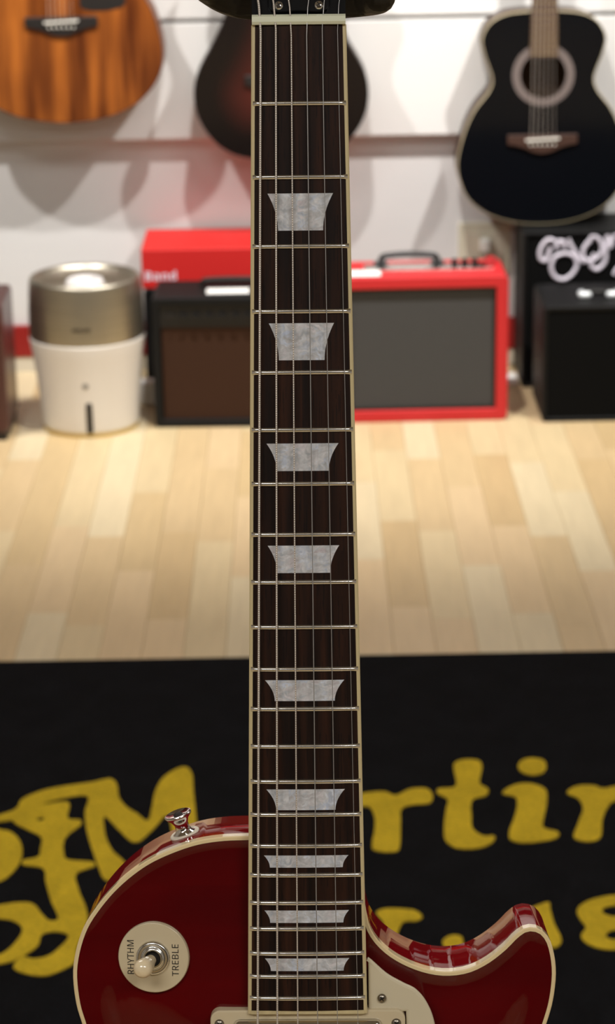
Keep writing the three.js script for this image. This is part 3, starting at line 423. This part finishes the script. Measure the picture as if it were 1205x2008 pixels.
  for (const q of [-1, 1]) for (let k = 0; k < 3; k++) mesh('tuner', merge([cyl(0.003, 0.004, 0.014, 0, 0, 0, 12).rotateX(Math.PI / 2).translate(q * 0.024, 0.045 + 0.04 * k, 0.006), cyl(0.002, 0.002, 0.02, 0, 0, 0, 8).rotateZ(Math.PI / 2).translate(q * 0.042, 0.045 + 0.04 * k, -0.006), rbox(0.008, 0.016, 0.006, 0.002, q * 0.053, 0.045 + 0.04 * k, -0.006, 2)]), M.nickel, hd);
  mesh('nut', box(0.043, 0.005, 0.008, 0, y1, D + 0.004), M.bone, g);
  for (let k = 0; k < 6; k++) { const xa = -0.027 + 0.0108 * k, xb = -0.0175 + 0.007 * k; mesh('string', new THREE.TubeGeometry(new THREE.LineCurve3(V(xa, by + 0.002, D + 0.0128), V(xb, y1 + 0.001, D + 0.0085)), 1, 0.0006 - 0.00006 * k, 5), M.wound, g); }
  if (o.guard) mesh('pickguard', new THREE.ExtrudeGeometry(shapeOf(spline(o.guard, 50)), { depth: 0.0012, bevelEnabled: false }).translate(0, 0, D + 0.0003), o.bridgeMat, g);
  // hook on the wall boards
  const hk = thing('guitar_hanger', o.hookLabel, 'guitar hanger', [o.x, o.y + y1 - 0.01, ZW + 0.036], 'guitar hangers on the white boards');
  mesh('block', rbox(0.06, 0.09, 0.02, 0.004, 0, 0.02, 0.01), M.neckWood, hk);
  mesh('arm', cyl(0.006, 0.006, D - 0.02, 0, 0, 0, 12).rotateX(Math.PI / 2).translate(0, 0.02, 0.02 + (D - 0.02) / 2 - 0.01), M.blackPlastic, hk);
  for (const q of [-1, 1]) mesh('prong', new THREE.TubeGeometry(new THREE.CatmullRomCurve3([V(0, 0.02, D - 0.012), V(q * 0.03, 0.022, D), V(q * 0.034, 0.022, D + 0.03)]), 12, 0.006, 8), M.rubber, hk);
  return g;
}
acoustic({ label: 'orange-brown striped koa acoustic guitar hanging over the humidifier', hookLabel: 'wall hook holding the koa acoustic guitar', x: -0.522, y: 0.612, depth: 0.104,
  half: [[0, 0], [0.004, 0.05], [0.018, 0.113], [0.05, 0.17], [0.1, 0.21], [0.15, 0.2205], [0.2, 0.214], [0.245, 0.2], [0.31, 0.165], [0.36, 0.15], [0.42, 0.16], [0.48, 0.168], [0.53, 0.145], [0.556, 0.08], [0.56, 0]],
  hole: 0.385, holeR: 0.05, rosette: 0.062, bridge: 0.222, bridgeW: 0.079, board: 0.44, nut: 0.9, guard: [[0.045, 0.254], [0.14, 0.258], [0.135, 0.3], [0.09, 0.35], [0.055, 0.385], [0.06, 0.36], [0.05, 0.3]],
  topMat: M.koa, sideMat: M.koaSide, edgeMat: M.walnut, bridgeMat: M.ebony, boardMat: M.ebony });
acoustic({ label: 'dark tobacco sunburst acoustic guitar partly hidden behind the red guitar neck', hookLabel: 'wall hook holding the sunburst acoustic guitar', x: -0.042, y: 0.517, burst: true,
  half: [[0, 0], [0.008, 0.069], [0.017, 0.106], [0.036, 0.139], [0.068, 0.168], [0.105, 0.187], [0.15, 0.194], [0.194, 0.187], [0.261, 0.151], [0.327, 0.12], [0.365, 0.121], [0.42, 0.142], [0.46, 0.136], [0.49, 0.09], [0.5, 0]],
  hole: 0.337, holeR: 0.045, rosette: 0.055, bridge: 0.181, bridgeW: 0.079, board: 0.38, nut: 0.83, topMat: M.burst, sideMat: M.darkSide, edgeMat: M.ebony, bridgeMat: M.ebony, boardMat: M.ebony });
acoustic({ label: 'blue-black small acoustic guitar with brown bridge hanging above the black amplifiers', hookLabel: 'wall hook holding the blue-black acoustic guitar', x: 0.54, y: 0.364,
  half: [[0, 0], [0.007, 0.07], [0.029, 0.128], [0.065, 0.168], [0.112, 0.187], [0.146, 0.19], [0.215, 0.173], [0.26, 0.152], [0.304, 0.119], [0.327, 0.113], [0.383, 0.131], [0.417, 0.137], [0.45, 0.12], [0.469, 0.087], [0.476, 0.03], [0.4765, 0]],
  hole: 0.336, holeR: 0.051, rosette: 0.069, bridge: 0.192, bridgeW: 0.077, board: 0.376, w0: 0.031, nut: 0.83, topMat: M.navy, sideMat: M.darkSide, backMat: M.inside, edgeMat: M.creamEdge, bridgeMat: M.walnut, boardMat: M.board2, fretMat: M.brass });

// stock further along the wall, beyond the picture's edges: mirrored in the glossy sides of the red guitar
const burstHalf = [[0, 0], [0.008, 0.069], [0.017, 0.106], [0.036, 0.139], [0.068, 0.168], [0.105, 0.187], [0.15, 0.194], [0.194, 0.187], [0.261, 0.151], [0.327, 0.12], [0.365, 0.121], [0.42, 0.142], [0.46, 0.136], [0.49, 0.09], [0.5, 0]];
for (const [x, y, label, hookLabel, topMat] of [[-1.06, 0.62, 'blue-black acoustic guitar hanging next to the koa guitar', 'wall hook beside the koa guitar', M.navy], [1.08, 0.6, 'koa acoustic guitar hanging next to the blue-black small guitar', 'wall hook beside the blue-black small guitar', M.koa], [-1.56, 0.6, 'koa acoustic guitar at the far end of the white boards', 'wall hook at the far end of the white boards', M.koa]])
  acoustic({ label, hookLabel, x, y, half: burstHalf, hole: 0.337, holeR: 0.045, rosette: 0.055, bridge: 0.181, bridgeW: 0.079, board: 0.38, nut: 0.83, topMat, sideMat: M.darkSide, edgeMat: M.ebony, bridgeMat: M.ebony, boardMat: M.ebony });
// ---------------------------------------------------------------- things on the floor along the wall
function frameBox(w, h, d, t, r, rec) {                                        // cabinet shell with an open, recessed front
  const s = new THREE.Shape(), a = w / 2 - r; const RR = (q, W, H, rr) => { q.moveTo(-W + rr, 0 + (h - H) / 2); const y0 = (h - H) / 2, y1 = y0 + H; q.lineTo(W - rr, y0); q.absarc(W - rr, y0 + rr, rr, -Math.PI / 2, 0); q.lineTo(W, y1 - rr); q.absarc(W - rr, y1 - rr, rr, 0, Math.PI / 2); q.lineTo(-W + rr, y1); q.absarc(-W + rr, y1 - rr, rr, Math.PI / 2, Math.PI); q.lineTo(-W, y0 + rr); q.absarc(-W + rr, y0 + rr, rr, Math.PI, 1.5 * Math.PI); return q; };
  RR(s, w / 2, h, r); s.holes.push(RR(new THREE.Path(), w / 2 - t, h - 2 * t, Math.max(0.002, r - t / 2)));
  const shell = new THREE.ExtrudeGeometry(s, { depth: d - 0.008, bevelEnabled: true, bevelSize: 0.003, bevelOffset: -0.003, bevelThickness: 0.004, bevelSegments: 3, curveSegments: 8 }).translate(0, 0, -d + 0.004);
  return merge([shell, box(w - 2 * t + 0.004, h - 2 * t + 0.004, 0.012, 0, h / 2, -d + 0.008)]);
}
const strap = (w, rise, z, y, t = 0.012) => { const c = new THREE.CatmullRomCurve3([V(-w / 2, y, z), V(-w / 2 + 0.004, y + rise * 0.8, z), V(-w / 2 + 0.025, y + rise, z), V(w / 2 - 0.025, y + rise, z), V(w / 2 - 0.004, y + rise * 0.8, z), V(w / 2, y, z)], false, 'centripetal'); return new THREE.TubeGeometry(c, 40, t / 2, 8); };
{ // red amplifier
  const a = thing('guitar_amplifier', 'red guitar amplifier with grey grille cloth on the wooden floor', 'amplifier', [0.253, 0, -4.803], 'amplifiers along the wall'); a.rotation.y = 0.8 * deg;
  const W = 0.374, H = 0.323;
  mesh('cabinet', frameBox(W, H, 0.165, 0.026, 0.014), M.redTolex, a);
  mesh('grille', planarUV(box(W - 0.05, H - 0.05, 0.006, 0, H / 2, -0.014)), M.greyCloth, a);
  mesh('piping', merge([box(W - 0.052, 0.004, 0.004, 0, 0.029, -0.009), box(W - 0.052, 0.004, 0.004, 0, H - 0.029, -0.009), box(0.004, H - 0.056, 0.004, -W / 2 + 0.029, H / 2, -0.009), box(0.004, H - 0.056, 0.004, W / 2 - 0.029, H / 2, -0.009)]), M.dark, a);
  mesh('control_panel', rbox(0.28, 0.004, 0.055, 0.0015, 0.02, H + 0.001, -0.09), M.chrome, a);
  const hd = mesh('handle', strap(0.125, 0.024, -0.12, H - 0.002, 0.014), M.blackPlastic, a);
  for (const q of [-1, 1]) mesh('handle_cap', rbox(0.03, 0.01, 0.02, 0.003, q * 0.062, H + 0.003, -0.12), M.blackPlastic, hd);
  hd.position.x = -0.02;
  for (const x of [0.078, 0.1, 0.122]) mesh('knob', cyl(0.006, 0.0075, 0.014, x, H + 0.009, -0.1, 18), M.blackPlastic, a);
  mesh('indicator_cap', lathe([[0, 0.016], [0.01, 0.015], [0.014, 0.008], [0.014, 0]], 20).translate(0.158, H - 0.001, -0.12), M.redTolex, a);
  const card = tag(mesh('price_card', rbox(0.082, 0.0016, 0.05, 0.0006, 0, 0, 0, 1), M.paper), 'white paper card lying on top of the red amplifier', 'card'); card.position.set(0.125, 0.3245, -4.84);
}
{ // black amplifier with brown cloth
  const a = thing('guitar_amplifier', 'black guitar amplifier with brown grille cloth beside the humidifier', 'amplifier', [-0.175, 0, -4.787], 'amplifiers along the wall'); a.rotation.y = -1.5 * deg;
  const W = 0.306, H = 0.29;
  mesh('cabinet', frameBox(W, H, 0.163, 0.018, 0.012), M.blackTolex, a);
  mesh('grille', planarUV(box(W - 0.04, 0.205, 0.006, 0, 0.1205, -0.012)), M.brownCloth, a);
  const p = mesh('control_panel', box(W - 0.034, 0.05, 0.006, 0, 0.248, -0.009), M.blackPlastic, a);
  for (let k = 0; k < 7; k++) mesh('knob', cyl(0.0065, 0.008, 0.014, 0, 0, 0, 18).rotateX(Math.PI / 2).translate(-0.085 + 0.028 * k, 0.248, 0), M.blackPlastic, p);
  mesh('input_jack', cyl(0.006, 0.006, 0.008, 0, 0, 0, 16).rotateX(Math.PI / 2).translate(-0.112, 0.248, -0.003), M.slot, p);
  const hd = mesh('handle', strap(0.14, 0.016, -0.105, H - 0.002, 0.014), M.rubber, a); hd.position.x = 0.02;
  for (const x of [-1, 1]) for (const z of [-0.02, -0.145]) mesh('foot', cyl(0.01, 0.012, 0.004, x * 0.12, 0.001, z, 14), M.rubber, a);
  const card = tag(mesh('price_card', rbox(0.092, 0.0016, 0.042, 0.0006, 0, 0, 0, 1), M.paper), 'white paper card lying on top of the brown-grilled amplifier', 'card'); card.position.set(-0.163, 0.2912, -4.84);
}
{ // red carton on a black amplifier that stands behind the front row
  const a = thing('cardboard_box', 'red cardboard carton with white print above the brown-grilled amplifier', 'box', [-0.18, 0.25, -5.155]);
  mesh('carton', rbox(0.365, 0.09, 0.22, 0.003, 0, 0.045, 0, 2), M.redCard, a);
  const t = mesh('lettering', text('Band', 0.02, 0.0004, fontBold).scale(1.1, 1, 1), M.silverPrint, a); t.position.set(-0.14, 0.03, 0.11);
  const c = thing('guitar_amplifier', 'black amplifier hidden under the red carton against the wall', 'amplifier', [-0.18, 0, -5.045], 'amplifiers along the wall');
  mesh('cabinet', frameBox(0.36, 0.218, 0.215, 0.012, 0.01).translate(0, 0.03, 0), M.blackTolex, c);
  mesh('grille', planarUV(box(0.34, 0.198, 0.006, 0, 0.139, -0.008)), M.blackCloth, c);
  for (const x of [-0.15, 0.15]) for (const z of [-0.03, -0.185]) mesh('foot', cyl(0.014, 0.016, 0.031, x, 0.0155, z, 16), M.rubber, c);
  for (const q of [-1, 1]) mesh('top_pad', cyl(0.012, 0.012, 0.002, q * 0.12, 0.249, -0.1, 16), M.rubber, c);
}
{ // humidifier
  const a = thing('humidifier', 'white and steel cylindrical humidifier standing next to the wall', 'humidifier', [-0.47, 0, -4.829]);
  mesh('base', lathe([[0, 0.006], [0.1, 0.006], [0.104, 0.009], [0.106, 0.016], [0.108, 0.05], [0.114, 0.12], [0.121, 0.175], [0.1255, 0.202], [0.1235, 0.206], [0, 0.206]], 64), M.whiteABS, a);
  mesh('foot_ring', lathe([[0, 0], [0.101, 0], [0.104, 0.003], [0.103, 0.008], [0, 0.008]], 64), M.tan, a).userData.label = 'tan ring at the foot';
  const st = mesh('steel_band', lathe([[0.1235, 0.206], [0.1248, 0.209], [0.124, 0.26], [0.12, 0.326], [0.1165, 0.333], [0.112, 0.335], [0.106, 0.331], [0.1, 0.318], [0.06, 0.312], [0, 0.312]], 72), M.steel, a);
  mesh('air_outlet', lathe([[0.024, 0.313], [0.026, 0.322], [0.03, 0.328], [0.037, 0.327], [0.041, 0.32], [0.043, 0.312]], 48), M.whiteGloss, st);
  mesh('outlet_cap', lathe([[0, 0.322], [0.014, 0.32], [0.022, 0.313]], 32), M.steel, st);
  mesh('lettering', text('PHILIPS', 0.0075, 0.0006, fontBold).translate(0, 0.243, 0.1244), M.dark, st);
  const slot = mesh('water_window', rbox(0.0145, 0.07, 0.008, 0.004, 0, 0, 0, 3), M.dark, a); slot.position.set(0.0065, 0.045, 0.1065); slot.rotation.x = 3.5 * deg;
  const bt = mesh('power_button', cyl(0.0065, 0.0065, 0.003, 0, 0, 0, 24).rotateX(Math.PI / 2), M.cord, a); bt.position.set(0.0015, 0.118, 0.1132); bt.rotation.x = 5 * deg;
}
{ // wooden cabinet at the picture's edge
  const a = thing('wooden_cabinet', 'dark reddish-brown polished wooden cabinet beside the humidifier', 'cabinet', [-0.83, 0, -4.713]);
  mesh('body', planarUV(rbox(0.385, 0.285, 0.2, 0.012, 0, 0.1575, -0.1, 4), 2, 1), M.maroon, a);
  mesh('plinth', box(0.375, 0.03, 0.19, 0, 0.015, -0.1), M.ebony, a);
  mesh('front_panel', rbox(0.34, 0.24, 0.006, 0.002, -0.005, 0.158, 0.002), M.maroon, a);
  mesh('latch', merge([rbox(0.02, 0.03, 0.008, 0.002, 0.165, 0.252, 0.006), cyl(0.005, 0.005, 0.012, 0, 0, 0, 14).rotateX(Math.PI / 2).translate(0.165, 0.252, 0.012)]), M.chrome, a);
}
{ // black amplifier at the right and the lettered cabinet behind it
  const a = thing('guitar_amplifier', 'black guitar amplifier with black front under the blue-black acoustic guitar', 'amplifier', [0.688, 0, -4.782], 'amplifiers along the wall');
  const W = 0.35, H = 0.258;
  mesh('cabinet', frameBox(W, H, 0.215, 0.01, 0.01), M.blackTolex, a);
  mesh('grille', planarUV(box(W - 0.018, H - 0.018, 0.006, 0, H / 2, -0.006)), M.blackCloth, a);
  const hd = mesh('handle', strap(0.07, 0.012, -0.085, H - 0.002, 0.012), M.rubber, a);
  hd.position.x = -0.048;
  for (const q of [-1, 1]) { const e = mesh('handle_cap', rbox(0.028, 0.013, 0.03, 0.006, q * 0.03, H + 0.006, -0.085), M.cap, hd); e.userData.label = 'bright metal handle cap'; }
  const c = thing('speaker_cabinet', 'tall black speaker cabinet with silver script logo against the wall', 'speaker', [0.72, 0, -5.06]);
  mesh('cabinet', frameBox(0.452, 0.361, 0.2, 0.01, 0.008), M.blackTolex, c);
  mesh('grille', planarUV(box(0.436, 0.345, 0.006, 0, 0.18, -0.008)), M.blackCloth, c);
  const S = [[[0.566, 0.346], [0.552, 0.351], [0.539, 0.34], [0.532, 0.322], [0.535, 0.305], [0.546, 0.303], [0.552, 0.318], [0.556, 0.334]], [[0.568, 0.33], [0.575, 0.346], [0.584, 0.344], [0.588, 0.33]], [[0.587, 0.319], [0.566, 0.31], [0.558, 0.286], [0.568, 0.264], [0.588, 0.259], [0.607, 0.272], [0.616, 0.294], [0.606, 0.313], [0.587, 0.319]], [[0.594, 0.352], [0.604, 0.332], [0.619, 0.309], [0.632, 0.297]], [[0.642, 0.346], [0.629, 0.324], [0.634, 0.303], [0.652, 0.302], [0.671, 0.321], [0.667, 0.345], [0.65, 0.357], [0.642, 0.342]], [[0.655, 0.318], [0.648, 0.29], [0.66, 0.28], [0.678, 0.296], [0.68, 0.33]], [[0.68, 0.328], [0.683, 0.36], [0.69, 0.33], [0.699, 0.358], [0.712, 0.362], [0.716, 0.335], [0.728, 0.33]], [[0.7, 0.268], [0.712, 0.285], [0.73, 0.28], [0.728, 0.262]]];
  S.forEach(l => mesh('logo_stroke', new THREE.TubeGeometry(new THREE.CatmullRomCurve3(l.map(p => V(p[0] - 0.72, p[1] - 0.008, -0.004))), 40, 0.0048, 8).scale(1, 1, 1), M.silverPrint, c));
}
for (const [x, label] of [[-1.36, 'black speaker cabinet standing past the brown wooden cabinet'], [1.3, 'black speaker cabinet standing past the lettered speaker']]) {
  const c = thing('speaker_cabinet', label, 'speaker', [x, 0, -4.86], 'plain speaker cabinets');
  mesh('cabinet', frameBox(0.56, 0.56, 0.28, 0.016, 0.012), M.blackTolex, c);
  mesh('grille', planarUV(box(0.53, 0.53, 0.006, 0, 0.28, -0.01)), M.blackCloth, c);
  for (const q of [-1, 1]) mesh('corner', rbox(0.03, 0.03, 0.03, 0.008, q * 0.268, 0.548, -0.012), M.nickel, c);
}
{ // wall outlet, plug and cord; adapter; cable cover
  const o = thing('wall_outlet', 'beige double outlet plate on the wall above the red amplifier', 'outlet', [0.424, 0.281, ZW]);
  mesh('plate', rbox(0.122, 0.118, 0.008, 0.003, 0, 0, 0.004), M.outlet, o);
  for (const q of [-1, 1]) mesh('socket', rbox(0.036, 0.07, 0.004, 0.001, q * 0.028, 0, 0.0085), M.cream, o);
  const p = thing('power_plug', 'white plug with grey cord pushed into the wall outlet', 'plug', [0.424, 0.291, ZW + 0.0108]);
  mesh('plug_body', rbox(0.024, 0.03, 0.03, 0.006, 0, 0, 0.0155), M.plug, p);
  mesh('cord', new THREE.TubeGeometry(new THREE.CatmullRomCurve3([V(0, -0.01, 0.02), V(0.001, -0.03, 0.022), V(-0.004, -0.12, 0.02), V(-0.02, -0.25, 0.03), V(-0.06, -0.2875, 0.06)]), 30, 0.0035, 8), M.cord, p);
  const ad = thing('power_adapter', 'small cream power adapter on the floor between humidifier and amplifier', 'adapter', [-0.352, 0, -4.985]);
  mesh('housing', rbox(0.045, 0.055, 0.04, 0.006, 0, 0.0275, 0), M.paper, ad);
  mesh('cord', new THREE.TubeGeometry(new THREE.CatmullRomCurve3([V(0, 0.02, -0.02), V(0.012, 0.006, -0.032), V(0.06, 0.0035, -0.03)]), 20, 0.003, 8), M.plug, ad);
  tag(mesh('cable_cover', rbox(0.45, 0.012, 0.07, 0.004, 0.265, 0.006, -5.115), M.paper), 'white flat cable cover lying on the floor behind the red amplifier', 'cable cover');
}

scene.traverse(o => { if (o.isMesh) { o.castShadow = true; o.receiveShadow = true; } });
renderer.render(scene, camera);
